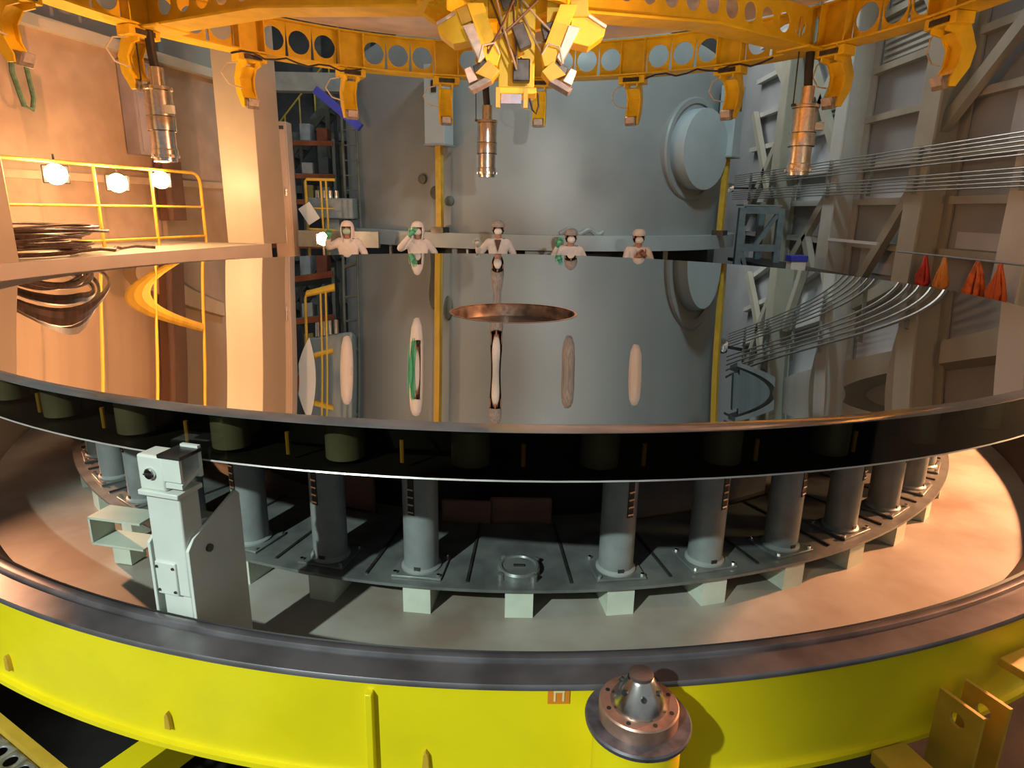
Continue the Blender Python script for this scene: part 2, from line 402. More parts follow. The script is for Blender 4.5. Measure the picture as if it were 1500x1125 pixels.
# storage rack
t = thing('storage_rack', 'dim storage rack with orange beams behind the yellow gate', 'rack', (-5.35, 10.5, -2.6))
for x in (-6.35, -5.35, -4.35):
    for y in (10.2, 10.9): MB().box((x, y, -.2), (.07, .07, 4.8)).build('upright', GREYP, t)
for z in (-.3, .75, 1.35, 2.1):
    MB().box((-5.35, 10.17, z), (2.0, .05, .1)).build('beam', mat('rack_orange', (.5, .12, .03), .5), t)
    MB().box((-5.35, 10.55, z+.05), (2.0, .7, .03)).build('shelf', GREYP, t)
k = 0
cols = [((.45, .33, .12), 'tan'), ((.4, .45, .48), 'pale grey'), ((.38, .12, .07), 'rust red'), ((.62, .6, .55), 'off-white'), ((.16, .18, .2), 'dark grey')]
for z, zn in ((-.23, 'lowest'), (.82, 'second'), (1.42, 'third'), (2.17, 'top')):
    xs = [-6.08, -5.72, -5.02, -4.62]
    for j, x in enumerate(xs):
        c, cn = cols[(k*3+j) % 5]; hh = random.uniform(.2, .4)
        o = MB().box((x, 10.4, z+hh/2), (random.uniform(.22, .32), .35, hh)).build('storage_box', mat('carton_'+cn, c, .7), bevel=.008)
        tag(o, '%s box on the %s shelf of the dim rack, %s' % (cn, zn, ('at the left end', 'second from left', 'third from left', 'at the right end')[j]), 'box', 'boxes on the storage rack')
    k += 1
o = tag(MB().bar((-3.95, 7.6, 2.86), (-3.10, 7.6, 2.18), .17, .15).build('blue_beam', BLUE), 'diagonal blue steel beam in the dim area beside the tank', 'beam')
t = thing('stairway', 'dim steel stair with railings above the storage rack', 'stairs', (-5.8, 12, 1))
MB().bar((-6.9, 11.8, .9), (-4.7, 11.8, 3.4), .06, .25).build('stringer', DGREEN, t)
MB().bar((-6.9, 12.6, .9), (-4.7, 12.6, 3.4), .06, .25).build('stringer', DGREEN, t)
for x, h in ((-6.7, 1.0), (-4.9, 3.1)):
    for y in (11.8, 12.6): MB().box((x, y, (h-2.6)/2), (.1, .1, h+2.6)).build('leg', DGREEN, t)
for i in range(11): MB().box((-6.8+i*.2, 12.2, 1.0+i*.227), (.24, .75, .03)).build('tread', DGREEN, t)
for i in range(6): MB().tube([(-6.8+i*.4, 11.8, 1.0+i*.455), (-6.8+i*.4, 11.8, 2.0+i*.455)], .02, 8).build('rail_post', YEL3, t)
MB().tube([(-6.8, 11.8, 2.0), (-4.8, 11.8, 4.27)], .022, 8).build('hand_rail', YEL3, t)
o = tag(MB().box((-4.45, 8.3, 3.10), (1.9, .3, .35)).build('girder', GREYP), 'grey horizontal girder above the blue diagonal beam', 'beam')
b = MB()
for x in (-3.62, -3.32): b.tube([(x, 8.2, -2.6), (x, 8.2, 4.2)], .03, 8)
lad = tag(b.build('ladder', DGREEN), 'olive caged ladder running up the left side of the tank', 'ladder')
for z in [(-2.3+i*.3) for i in range(22)]: MB().tube([(-3.62, 8.2, z), (-3.32, 8.2, z)], .014, 6).build('rung', DGREEN, lad)
t = thing('pump_unit', 'grey machine unit standing behind the leftmost person', 'machine', (-3.4, 8.0, -2.6))
MB().box((-3.85, 8.1, .62), (.95, .6, .42)).build('housing', GREYP, t, bevel=.03)
MB().box((-3.85, 8.1, -1.1), (.3, .4, 3.0)).build('pedestal', GREYP, t)
for i in range(4): MB().lathe([(.0, .16), (.045, .15), (.05, 0)], 14, (-4.10+i*.13, 7.85, .83)).build('valve', STEEL, t)
# cool glimmer on the tank side
# ------------------------------------------------------------------ coating tank
TC = (.52, 10.95)
tk = thing('coating_tank', 'huge blue-grey cylindrical tank with domed top standing behind the people', 'tank', (TC[0], TC[1], -2.6))
prof = [(4.6, .2), (4.6, 3.1)] + [(4.6-1.0*(1-cos(t)), 3.1+1.0*sin(t)) for t in [radians(a) for a in range(10, 91, 10)]] + [(2.8, 4.35), (1.4, 4.6), (0, 4.7)]
MB().lathe(prof, 128, (*TC, 0)).build('shell', TANK, tk)
MB().lathe([(4.6, .22), (4.86, .22), (4.86, -.06), (4.4, -.06)], 128, (*TC, 0)).build('base_flange', TANKB, tk)
MB().lathe([(4.3, -.06), (4.3, -2.6)], 96, (*TC, 0)).build('gap_backdrop', BLACKI, tk)  # black backdrop added for the dark gap under the flange
pn = Vector((.655, -.755, 0)); PP = Vector((TC[0], TC[1], 1.86)) + pn*4.40
RP = pn.to_track_quat('Z', 'Y').to_matrix()
MB().lathe([(.98, .0), (.98, .20), (.95, .23), (.86, .23)], 64, PP, RP).build('port_flange', TANK, tk)
MB().lathe([(.86, .1), (.76, .1), (.76, .44), (.75, .47), (.6, .48), (0, .48)], 64, PP, RP).build('port_cover', TANKB, tk)
for (a, z, r) in ((-26, .95, .13), (-30, 1.2, .09), (-22.5, .8, .09)):
    P = pol(4.6, a, z, TC); R = Vector((sin(radians(a)), -cos(radians(a)), 0)).to_track_quat('Z', 'Y').to_matrix()
    MB().lathe([(r, 0), (r, .06), (r*.5, .08), (0, .08)], 20, P, R).build('blank_port', DGREEN, tk)
MB().tube([pol(4.62, 4+i*.8, .24+.09*sin(i*.55)**2, TC) for i in range(14)], .05, 8).build('cable_bundle', GREYP, tk)
# jacks at the tank
for a, lab in ((-23.5, 'tank lifting jack with yellow screw left of the hanging middle cylinder'), (51.5, 'tank lifting jack with yellow screw at the right side of the tank')):
    P = pol(4.86, a, 0, TC); R = rotz(a)
    t = thing('lifting_jack', lab, 'jack', (P.x, P.y, .2))
    MB().box((P.x, P.y, 2.45), (.42, .34, 1.35), R).build('gear_box', TANKB, t, bevel=.015)
    MB().box(Vector((P.x, P.y, 2.0))+R @ Vector((0, -.175, .75)), (.1, .02, .2), R).build('slot', DARKST, t)
    MB().box((P.x, P.y, 1.0), (.11, .11, 1.56), R).build('screw_column', YEL3, t)
    MB().box((P.x, P.y, .27), (.26, .24, .1), R).build('foot', DARKST, t)
    MB().box((P.x, P.y, 1.775), (.46, .38, .03), R).build('cap_plate', GREYP, t)
# clutter below the flange
cl = [(-2.55, 'pale', .05), (-2.0, 'pale', .06), (-1.75, 'grey', .18), (-1.15, 'grey', .1), (-.9, 'pale', .04), (.45, 'grey', .5), (1.02, 'blue', .14), (1.3, 'red', .05), (2.45, 'grey', .12), (3.0, 'grey', .1)]
cm = {'pale': PAPER, 'grey': GREYP, 'blue': mat('teal_blue', (.02, .12, .25), .4), 'red': REDF}
cl_l = {-2.55: 'thin white panel nearest the right shoulder of the leftmost person', -2.0: 'brightest thin white panel midway between the two leftmost people',
        -1.75: 'grey panel at the left arm of the person adjusting the mask', -1.15: 'grey panel just right of the person adjusting the mask',
        -.9: 'thin white panel beside the yellow jack column under the flange', .45: 'widest grey panel under the tank flange near the centre', 1.02: 'small dark blue panel at the person in the grey cap',
        1.3: 'thin red panel behind the person in the grey cap', 2.45: 'grey panel just right of the rightmost person', 3.0: 'farthest right grey panel under the tank flange'}
for x, c, wd in cl:
    y = TC[1] - sqrt(4.5**2 - (x-TC[0])**2) - .15
    o = MB().box((x, y, -1.33), (wd, .12, 2.5)).build('equipment_post', cm[c], bevel=.006)
    tag(o, cl_l[x], 'panel')
# frame structure right of tank
t = thing('steel_frame', 'blue-grey steel frame standing right of the tank', 'frame', (5.4, 10.5, -2.6))
fm = mat('bluegrey_frame', (.20, .25, .26), .5)
for x, y in ((5.25, 9.4), (6.15, 9.4), (6.15, 10.6)): MB().box((x, y, -.9), (.14, .14, 3.4)).build('upright', fm, t)
for z in (.75, -.1): MB().box((5.7, 9.4, z), (.76, .12, .16)).build('rail', fm, t)
MB().bar((5.3, 9.4, -.1), (5.8, 9.4, -1.6), .09, .09).build('brace', fm, t)
MB().bar((6.1, 9.4, .7), (5.6, 9.4, -.1), .09, .09).build('brace', fm, t)
MB().box((5.7, 9.6, .86), (.9, .5, .03)).build('top_plate', GREYP, t)
# blue bin, floodlight housing, bags
t = thing('storage_bin', 'white storage bin with a blue lid by the right wall', 'bin', (5.75, 7.3, -.4))
MB().box((5.75, 7.3, -.33), (.30, .26, .2)).build('tub', PAPER, t, bevel=.01)
MB().box((5.75, 7.3, -.19), (.34, .30, .12)).build('lid', BLUE, t, bevel=.01)
t = thing('wall_walkway', 'dark walkway ledge along the foot of the right wall', 'walkway', (6.0, 6, -.5))
MB().box((6.0, 5.5, -.47), (.9, 11, .08)).build('deck', DARKST, t)
for y in (.5, 3.5, 6.5, 9.5): MB().box((6.2, y, -1.55), (.12, .12, 2.1)).build('leg', DARKST, t)
def bag(p, m, sc, lab):
    """a bunch of straps hung from the rod in loops"""
    b = MB(); P = Vector(p); top = .12 - P.z
    for k in range(10):
        a = random.uniform(0, 6.28); w_ = random.uniform(.05, .13)*sc; dz = random.uniform(-.12, .02)
        T = P + Vector((0, random.uniform(-.03, .03), top))
        d = Vector((cos(a)*.5, sin(a), 0))
        b.tube([T, P + d*w_*.6 + Vector((0, 0, .20*sc)), P + d*w_ + Vector((0, 0, .02)), P + d*w_*.4 + Vector((0, 0, dz-.04)), P - d*w_*.5 + Vector((0, 0, dz)), P - d*w_*.9 + Vector((.02, 0, .10)), P - d*w_*.3 + Vector((0, 0, .22*sc)), T], [.012, .022, .030*sc, .032, .030, .026, .02, .012], 8)
    o = b.build('safety_harness', m, smooth=2); return tag(o, lab, 'harness', 'harnesses hung along the right wall')
bag((6.2, 3.85, -.30), REDF, 1.1, 'red safety harness hung beside the tall beige wall column')
bag((6.2, 3.4, -.30), mat('amber_fabric', (.75, .28, .04), .8), 1.05, 'amber safety harness between the red and orange ones')
bag((6.2, 2.7, -.34), ORANGE, 1.35, 'left large orange safety harness by the right wall')
bag((6.2, 2.3, -.36), mat('deep_orange', (.65, .13, .03), .8), 1.25, 'right large deep orange safety harness by the pale column')
o = tag(MB().tube([(6.2, 1.9, .12), (6.2, 4.6, .12)], .015).build('hanging_rod', GREYP), 'thin grey rod above the orange harnesses', 'rod')
t = thing('camera_housing', 'small dark floodlight housing at the far end of the conduit bundles', 'lamp', (5.9, 12.7, 1.3))
MB().box((5.85, 12.6, 1.35), (.28, .3, .22)).build('housing', DARKST, t, bevel=.02)
MB().box((6.46, 12.65, 1.35), (.98, .05, .05)).build('arm', DARKST, t)
MB().lathe([(.1, 0), (.12, .05), (0, .03)], 16, (5.85, 12.42, 1.35), Matrix.Rotation(pi/2, 3, 'X')).build('lens', CHROME, t)
o = tag(MB().box((6.47, 6.62, .19), (.05, 1.86, .05)).build('tube_light', PAPER), 'unlit white tube fitting between two wall columns', 'lamp')

# ------------------------------------------------------------------ mirror
RM, RC, RH = 4.15, 30.0, .592
def sag(r): return r*r/(2*RC) - 4.10*4.10/(2*RC)
mr = thing('telescope_mirror', 'enormous polished round concave mirror with a central hole', 'mirror', (0, 0, -.2))
NS = 384; rings = [4.10 - (4.10-RH)*i/72 for i in range(73)]
b = MB(); b.lathe([(r, sag(r)) for r in rings], NS)
ms = b.build('reflective_surface', m_mirror(), mr, smooth=0)
me = ms.data
for p in me.polygons: p.use_smooth = True
me.normals_split_custom_set_from_vertices([Vector((-v.co.x/RC, -v.co.y/RC, 1)).normalized() for v in me.vertices])
BEV = mat('frosted_bevel', (.20, .24, .26), .12, .6, .25, 3)
MB().lathe([(4.15, -.013), (4.147, -.010), (4.10, .0)], NS).build('bevel', BEV, mr)
MB().lathe([(4.15, -.172), (4.15, -.013)], NS).build('glass_edge', GLASS, mr)
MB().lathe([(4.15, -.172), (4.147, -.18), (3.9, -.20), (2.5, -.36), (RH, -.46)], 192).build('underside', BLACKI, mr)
MB().lathe([(4.149, -.1725), (4.152, -.178), (4.145, -.181)], NS).build('lower_chamfer', mat('pale_chamfer', (.5, .48, .45), .3, .3), mr)
MB().lathe([(3.86, -.2), (3.86, -.06)], 192).build('dark_backing', mat('brown_black_backing', (.018, .013, .010), .15, 0, .3, 8), mr)  # dark ring added to darken the glass depth behind the sleeves
MB().lathe([(RH, sag(RH)), (RH-.012, sag(RH)-.01), (RH-.012, -.46)], 96).build('hole_wall', mat('copper_brown_lining', (.48, .38, .29), .2, .85, .35, 9, col2=(.14, .10, .08)), mr)
MB().lathe([(RH+.012, sag(RH)+.002), (RH-.012, sag(RH)+.002)], 96).build('hole_rim', COPPER, mr)
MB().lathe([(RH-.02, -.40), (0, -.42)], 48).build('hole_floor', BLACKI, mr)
SLV = mat('sleeve_grey', (.36, .36, .28), .25, .3, .1, 10)
for k in range(-12, 13):
    a = 4.35 + 6.3*k
    if abs(a) > 72: continue
    P = pol(4.0, a)
    MB().lathe([(.067, -.172), (.067, -.05), (.058, -.038), (.0, -.034)], 28, P).build('pocket_sleeve', SLV, mr)
    Q = pol(4.05, .6 + 5.75*k)
    MB().tube([(Q.x, Q.y, -.165), (Q.x, Q.y, -.085)], .008, 8).build('reflection_rod', mat('brass', (.75, .42, .06), .4, .3), mr)  # rods modelled in place of yellow reflections in the glass edge

# ------------------------------------------------------------------ support under the mirror
ZP, ZF = -.95, -1.10
sr_ = thing('support_ring', 'grey steel ring plate carrying the upright cylinders beneath the mirror', 'ring plate', (0, 0, ZP))
MB().lathe([(2.95, ZP), (3.565, ZP), (3.565, ZP-.014), (2.95, ZP-.014), (2.95, ZP)], 256, a0=radians(-75), a1=radians(75)).build('ring_plate', PLATE, sr_)
for k in range(-10, 11):
    a = .79 + 7.6*k + 3.8
    R = rotz(a)
    MB().box(pol(3.235, a, ZP+.004), (.012, .56, .008), R).build('joint_strip', DARKST, sr_)
def bolt(b, p, r=.009, h=.012): b.lathe([(r, 0), (r, h), (0, h)], 6, p)
for k in range(-9, 10):
    a = .79 + 7.6*k; R = rotz(a)
    side = 'left' if k < 0 else 'right'
    lab = ORD[abs(k)] + ' grey upright cylinder ' + side + ' of the round cap under the mirror' if k else None
    P = pol(3.41, a, ZP)
    if k:
        t = thing('support_cylinder', lab, 'support cylinder', P, 'upright cylinders under the mirror rim')
        b = MB(); b.lathe([(.080, 0), (.080, -.285-ZP), (.06, -.285-ZP), (.06, -.268-ZP), (0, -.268-ZP)], 40, P)
        b.build('tube', COLM, t)
        MB().box(P+Vector((0, 0, .006)), (.23, .21, .012), R).build('base_flange', PLATE, t, bevel=.003)
        MB().lathe([(.092, .012), (.092, .02), (.080, .03)], 40, P).build('collar', GREYP, t)
        for sx in (-1, 1):
            for sy in (-1, 1):
                b = MB(); bolt(b, P + R @ Vector((sx*.10, sy*.088, .012))); b.build('bolt', CHROME, t)
        sa = (-18 if k < 0 else 22) - a*.35
        Rs = R @ rotz(sa)
        q = P + Rs @ Vector((0, -.0785, .52))
        b = MB().box(q, (.030, .008, .44), Rs); b.build('slot', BLACKI, t)
        for j in range(4): MB().box(P + Rs @ Vector((0, -.0835, .315+j*.036)), (.028, .006, .008), Rs).build('slot_rung', CHROME, t)
        MB().box(P + R @ Vector((0, -.078, .035)), (.028, .01, .018), R).build('key', DARKST, t)
    else:
        t = thing('round_cap', 'low round bolted cap on the ring plate in the gap between cylinders', 'cap', P)
        MB().lathe([(.098, 0), (.098, .026), (.09, .036), (.08, .036), (.075, .028), (0, .028)], 40, P).build('cap', PLATE, t)
        MB().box(P+Vector((0, 0, .032)), (.05, .012, .008)).build('grip', DARKST, t)
        for q in range(4):
            c = P + Vector((.105*cos(q*pi/2+.7), .105*sin(q*pi/2+.7), 0))
            MB().lathe([(.016, 0), (.016, .03), (0, .034)], 10, c).build('clamp', PLATE, t)
    a = .79 + 7.42*k; R = rotz(a); B = pol(3.545, a, ZF)
    t = thing('support_block', (ORD[abs(k)] + ' pale green block ' + side + ' of the round cap, propping the ring plate') if k else 'pale green block directly beneath the round cap, propping the ring plate',
              'block', B, 'pale green blocks below the ring plate')
    o = MB().box(B + R @ Vector((0, .004, (ZP-.014-ZF)/2)), (.125, .012, ZP-.014-ZF), R).build('face_plate', PALEG, t)
    o = MB().box(B + R @ Vector((.056, .16, (ZP-.014-ZF)/2)), (.012, .30, ZP-.014-ZF), R).build('side_plate', PALEG, t)
    o = MB().box(B + R @ Vector((-.056, .16, (ZP-.014-ZF)/2)), (.012, .30, ZP-.014-ZF), R).build('side_plate', PALEG, t)
# inner dark drum and brown boards beneath the mirror
inn = thing('inner_support_wall', 'black inner ring wall beneath the mirror', 'wall ring', (0, 0, ZF))
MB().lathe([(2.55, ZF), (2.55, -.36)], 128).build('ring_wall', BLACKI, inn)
for a, r, wd, hh, lab in ((-4.6, 2.9, .27, .22, 'rounded brown board beneath the mirror just right of the nearest left cylinder'), (1.2, 2.85, .34, .22, 'wide dim brown board behind the round cap'),
                      (19, 2.75, .5, .5, 'dim board seen between cylinders at the right'), (31, 2.75, .5, .5, 'dim board behind the rightmost cylinders'), (-21, 2.75, .45, .4, 'dim board behind the white post')):
    P = pol(r, a, ZF+hh/2+.04)
    o = MB().box(P, (wd, .03, hh), rotz(a)).build('actuator_board', BROWN if a < 10 else mat('slate_board', (.13, .13, .15), .5), bevel=.03)
    tag(o, lab, 'board')
    MB().box((P.x, P.y, ZF+.03), (wd*.9, .1, .06), rotz(a)).build('board_foot', DARKST, o)
# ------------------------------------------------------------------ yellow cell drum
dr = thing('mirror_cell_drum', 'big bright yellow round drum surrounding the base under the mirror', 'drum', (0, 0, -1.1))
RD = 4.42
MB().lathe([(RD, -.722), (RD, -1.085), (RD+.02, -1.085), (RD+.02, -1.105), (4.2, -1.125)], 384).build('outer_wall', YEL, dr)
MB().lathe([(4.275, -.735), (4.283, -.712), (4.30, -.705), (4.315, -.708), (4.32, -.722), (4.335, -.722), (4.34, -.712), (4.428, -.712), (4.432, -.718), (4.432, -.73), (4.41, -.74)], 384).build('rim_ring', RIMST, dr)
MB().lathe([(4.03, ZF), (4.05, ZF+.02), (4.22, -.78), (4.245, -.768)], 256).build('inner_wall', mat('dark_brown_wall', (.05, .038, .028), .5), dr)
MB().lathe([(4.245, -.768), (4.25, -.735), (4.262, -.722), (4.277, -.735)], 384).build('rubber_seal', SEAL, dr)
MB().lathe([(4.05, ZF), (.3, ZF)], 256).build('floor_plate', FLOORP, dr)
for px_a in (-5.4, -38, 33):
    R = rotz(px_a)
    MB().box(pol(RD+.012, px_a, -.925), (.022, .03, .33), R).build('rib', YEL2 if px_a == 99 else YEL, dr, bevel=.003)
for a in (-14.7, -3.2, -24.8):
    P = pol(RD+.008, a, -1.0)
    MB().prism([(-.012, -.03), (.012, -.03), (.008, .02), (0, .035), (-.008, .02)], .016, lambda u, v, ww, P=P, R=rotz(a): P + R @ Vector((u, ww, v))).build('lug', YEL3, dr, bevel=.002)
P = pol(RD+.003, 2.05, -.755); R = rotz(2.05)
st = MB().box(P, (.066, .003, .056), R).build('sticker', ORANGE if False else mat('orange_sticker', (.75, .24, .02), .5), dr)
st['label'] = 'small orange sticker with a pale gate-shaped mark'
b = MB()
for c, d in (((-.012, 0), (.006, .034)), ((.014, 0), (.006, .034)), ((.001, .018), (.034, .008))):
    b.box(P + R @ Vector((c[0], -.003, c[1])), (d[0], .002, d[1]), R)
b.build('sticker_mark', mat('sticker_cream', (.85, .7, .35), .5), st)

# white post left
a = -15.6; R = rotz(a); B = pol(4.255, a, ZF)
def pl(x, y, z): return B + R @ Vector((x, y, z+.33))
t = thing('side_post', 'pale boxy post standing at the mirror edge at left foreground', 'post', B)
def pb(name, c, d, m=PALEW, **k): return MB().box(pl(*c), d, R).build(name, m, t, **k)
pb('shaft', (-.01, .045, .31), (.135, .09, .38), bevel=.006)
MB().prism([(.0, -.33), (.20, -.33), (.20, .34), (.0, .40)], .115, lambda u, v, ww: pl(-.01+ww, u+.01, v)).build('rear_shaft', PALEW, t, bevel=.004)
pb('cap_flange', (-.01, .04, .505), (.16, .115, .018), bevel=.003)
hd = pb('clamp_head', (-.035, .035, .575), (.105, .085, .125), bevel=.008)
MB().box(pl(.05, .083, .60), (.07, .014, .11), R).build('back_plate', PALEW, t)
MB().box(pl(.045, .04, .640), (.09, .10, .012), R).build('top_plate', DARKST, t)
MB().box(pl(.05, -.004, .60), (.07, .010, .09), R).build('front_plate', PALEW, t)
MB().prism([(-.005, .0), (.085, .035), (.085, .05), (-.005, .015)], .065, lambda u, v, ww: pl(.05+ww, u, .53+v)).build('wedge', PALEW, t)
scw = MB().lathe([(.020, 0), (.020, .008), (.017, .011), (0, .011)], 20, pl(-.035, -.008, .575), R @ Matrix.Rotation(pi/2, 3, 'X')).build('screw', STEEL, t)
MB().box(pl(-.035, -.021, .575), (.036, .003, .005), R).build('screw_slot', DARKST, scw)
pb('inspection_plate', (-.03, -.002, .185), (.085, .012, .125), bevel=.004)
for sx in (-.033, .033):
    for sz in (-.045, .045): MB().lathe([(.005, 0), (.005, .004), (0, .004)], 10, pl(-.03+sx, -.009, .185+sz), R @ Matrix.Rotation(pi/2, 3, 'X')).build('plate_bolt', DARKST, t)
MB().prism([(.0, -.33), (.27, -.33), (.27, .40), (.25, .42), (.03, .335), (.0, .30)], .012, lambda u, v, ww: pl(.064+ww, u, v)).build('side_gusset', PALEW, t, bevel=.002)
MB().prism([(.0, -.33), (.20, -.33), (.20, .30), (.05, .35), (.0, .31)], .012, lambda u, v, ww: pl(-.095+ww, u, v)).build('side_gusset', PALEW, t, bevel=.002)
MB().lathe([(.014, 0), (.014, .01), (0, .01)], 12, pl(.070, .09, .27), R @ Matrix.Rotation(pi/2, 3, 'Y')).build('side_bolt', DARKST, t)
# channel bracket beyond the post
B2 = Vector((-1.93, -3.12, -.995)); R2 = rotz(-12)
t = thing('channel_bracket', 'pale open channel bracket left of the white post', 'bracket', B2)
for c, d in (((0, 0, .005), (.30, .14, .012)), ((0, .0, .145), (.30, .14, .012)), ((-.145, 0, .075), (.012, .14, .14)), ((0, 0, -.05), (.10, .10, .10))):
    MB().box(B2 + R2 @ Vector(c), d, R2).build('channel_plate', PALEG, t)
# locating pin
PC = Vector((.375, -4.53, -.72))
t = thing('locating_pin', 'steel cone locating pin on a copper collar and yellow post, front right of centre', 'pin', (PC.x, PC.y, -2.6))
MB().lathe([(.125, -1.88), (.125, -.012)], 48, PC).build('yellow_post', YEL, t)
MB().lathe([(.125, -.02), (.148, -.018), (.150, -.006), (.146, 0), (.10, 0)], 64, PC).build('base_disc', mat('worn_grey_disc', (.20, .19, .22), .4, .5, .3, 15), t)
MB().lathe([(.112, 0), (.112, .042), (.108, .047), (.06, .047)], 64, PC).build('copper_collar', COPPER, t)
b = MB()
for k in range(8):
    q = 2*pi*k/8 + .3; b.lathe([(.0065, .0), (.0065, .002), (0, .002)], 12, PC+Vector((.093*cos(q), .093*sin(q), .0465)))
b.build('bolt_holes', BLACK, t)
cn = MB().lathe([(.080, .047), (.080, .053), (.038, .125), (.034, .132), (.03, .134), (.0, .134)], 64, PC).build('steel_cone', STEEL, t)
b = MB()
for k in range(6):
    q = 2*pi*k/6 + .52; c = PC + Vector((.0555*cos(q), .0555*sin(q), .098))
    Rk = Vector((cos(q)*.86, sin(q)*.86, .5)).to_track_quat('Z', 'Y').to_matrix()
    b.lathe([(.008, -.01), (.008, .004), (0, .003)], 14, c, Rk)
b.build('cone_holes', BLACK, cn)
MB().lathe([(.034, .132), (.034, .142), (.028, .145), (0, .145)], 32, PC).build('dark_cap', mat('dark_worn_cap', (.16, .12, .11), .45, .5), t)
# lug brackets right
for a, m_, lab in ((19.7, .0, 'left yellow lug plate with a bolt hole at the drum side, lower right'), (21.3, .03, 'right yellow lug plate beside the first, lower right corner')):
    R = rotz(a); B = pol(RD+.02, a, 0)
    fn = lambda u, v, B=B, R=R: B + R @ Vector((0, -u, v))
    b = MB(); b.holed(0, .15, -1.04, -.90, .026, fn, 24, ur=.026)
    b.quad(0, .15, -1.35, -1.04, fn)
    o = b.build('lug_plate', YEL3, solid=.014, loc=B, smooth=0); tag(o, lab, 'bracket')
o = tag(MB().box(pol(4.53, 17.0, -1.10), (.14, .16, .05), rotz(17)).build('yellow_ledge', YEL3, bevel=.004), 'low yellow box ledge below the drum at lower right', 'bracket')
o = tag(MB().box(pol(4.52, 24.6, -.87), (.2, .16, .03), rotz(24)).build('yellow_bracket', YEL3, bevel=.004), 'yellow box bracket at the far right edge of the drum', 'bracket')
# beam and walkway at lower left
o = tag(MB().bar((-.9, -3.4, -1.33), (-1.75, -4.9, -1.33), .12, .12).build('floor_beam', YEL), 'yellow square beam running out under the drum at lower left', 'beam')
t = thing('walkway_panel', 'perforated grey walkway panel with yellow edge at the lower left corner', 'walkway', (-1.9, -4.6, -1.3))
A = Vector((-1.89-.12, -3.95, -1.3)); Bv = Vector((-1.30, -4.36, -1.3)); du = (Bv-A).normalized(); dv = Vector((du.y, -du.x, 0))
if dv.y > 0: dv = -dv
fn = lambda u, v: A + du*u + dv*v
b = MB()
for i in range(18):
    for j in range(10): b.holed(-.3+i*.08, -.3+(i+1)*.08, .04+j*.08, .04+(j+1)*.08, .024, fn, 12)
b.build('perforated_plate', GRATE, t, solid=.004)
MB().bar(fn(-.35, .02), fn(1.2, .02), .035, .07).build('edge_angle', YEL3, t)
MB().bar(fn(1.16, .0), fn(1.16, .85), .035, .07).build('edge_angle', YEL3, t)
for u in (-.2, 1.1): MB().bar(fn(u, .4)+Vector((0, 0, -.04)), fn(u, .4)+Vector((0, 0, -1.3)), .06, .06).build('leg', YEL3, t)

# ------------------------------------------------------------------ lifting jig overhead
JC = (-.2, 0.); RJ = 4.45; ZB, ZT = 2.56, 3.0
jg = thing('lifting_jig', 'golden yellow round lifting jig with pierced web hanging above the mirror', 'lifting jig', (JC[0], JC[1], ZB))
cj = (JC[0], JC[1], 0)
MB().lathe([(RJ-.15, ZB), (RJ+.15, ZB), (RJ+.15, ZB-.02), (RJ-.15, ZB-.02), (RJ-.15, ZB)], 240, cj).build('bottom_flange', YEL2, jg)
MB().lathe([(RJ-.10, ZT), (RJ+.15, ZT), (RJ+.15, ZT+.02), (RJ-.10, ZT+.02), (RJ-.10, ZT)], 240, cj).build('top_flange', YEL2, jg)
b = MB()
def cylmap(a, z): return pol(RJ, a, z, JC)
B0 = 173.2    # bracket phase, degrees (0 = towards camera)
for k in range(20):
    a0 = B0 + 18*k
    cells = [(a0-2.2, a0+2.2, False), (a0+2.2, a0+6.73, True), (a0+6.73, a0+11.27, True), (a0+11.27, a0+15.8, True)]
    for u0, u1, h in cells:
        if h:
            b.holed(u0, u1, ZB, ZT, .145, cylmap, 28, ur=.145/RJ*57.3)
        else:
            for q in range(4): b.quad(u0+(u1-u0)*q/4, u0+(u1-u0)*(q+1)/4, ZB, ZT, cylmap)
b.build('pierced_web', YEL2, jg, solid=.016, smooth=0)
for k in range(20):
    a0 = B0 + 18*k
    for da in (-2.2, 2.2):
        MB().box(pol(RJ-.07, a0+da, (ZB+ZT)/2, JC), (.014, .13, ZT-ZB), rotz(a0+da)).build('stiffener', YEL2, jg)
# cover disc above
MB().lathe([(RJ-.12, ZT+.03), (2.2, ZT+.10), (.8, ZT+.12), (.8, ZT+.16), (RJ-.12, ZT+.09), (RJ-.12, ZT+.03)], 160, cj).build('cover_sheet', LAV, jg)
# radial beams
for k in range(6):
    a = 183.2 + 60*k; R = rotz(a)
    def rad(r, z, ww=0, a=a, R=R): return pol(r, a, z, JC) + R @ Vector((ww, 0, 0))
    zb = lambda r: ZB - .26*max(0, (2.6-r)/2.6) - .005
    b = MB(); r = .7; stp = .30
    while r < RJ-.1:
        r1 = min(r+stp, RJ-.02)
        f2 = lambda u, v, z0=zb: rad(u, z0(u)+(v)*(ZT-z0(u)))
        if r1-r > .28: b.holed(r, r1, 0, 1, .24, f2, 20, ur=.105)
        else: b.quad(r, r1, 0, 1, f2)
        r = r1
    b.build('radial_web', YEL2, jg, solid=.014, smooth=0)
    b = MB()
    rr = [.5, 1.3, 2.6, 3.5, RJ-.1]
    for i in range(4):
        r0, r1 = rr[i], rr[i+1]; w0 = .17
        z0, z1 = zb(r0), zb(r1)
        vs = [rad(r0, z0, -w0), rad(r0, z0, w0), rad(r1, z1, w0), rad(r1, z1, -w0)]
        b.add([Vector(v) for v in vs] + [Vector(v)-Vector((0, 0, .022)) for v in vs], [(0,1,2,3), (7,6,5,4), (0,4,5,1), (1,5,6,2), (2,6,7,3), (3,7,4,0)])
    b.build('radial_flange', YEL2, jg)
    P = pol(RJ-.2, a, ZB-.03, JC)
    MB().box(P, (.42, .42, .03), R).build('node_plate', YEL2, jg, bevel=.01)
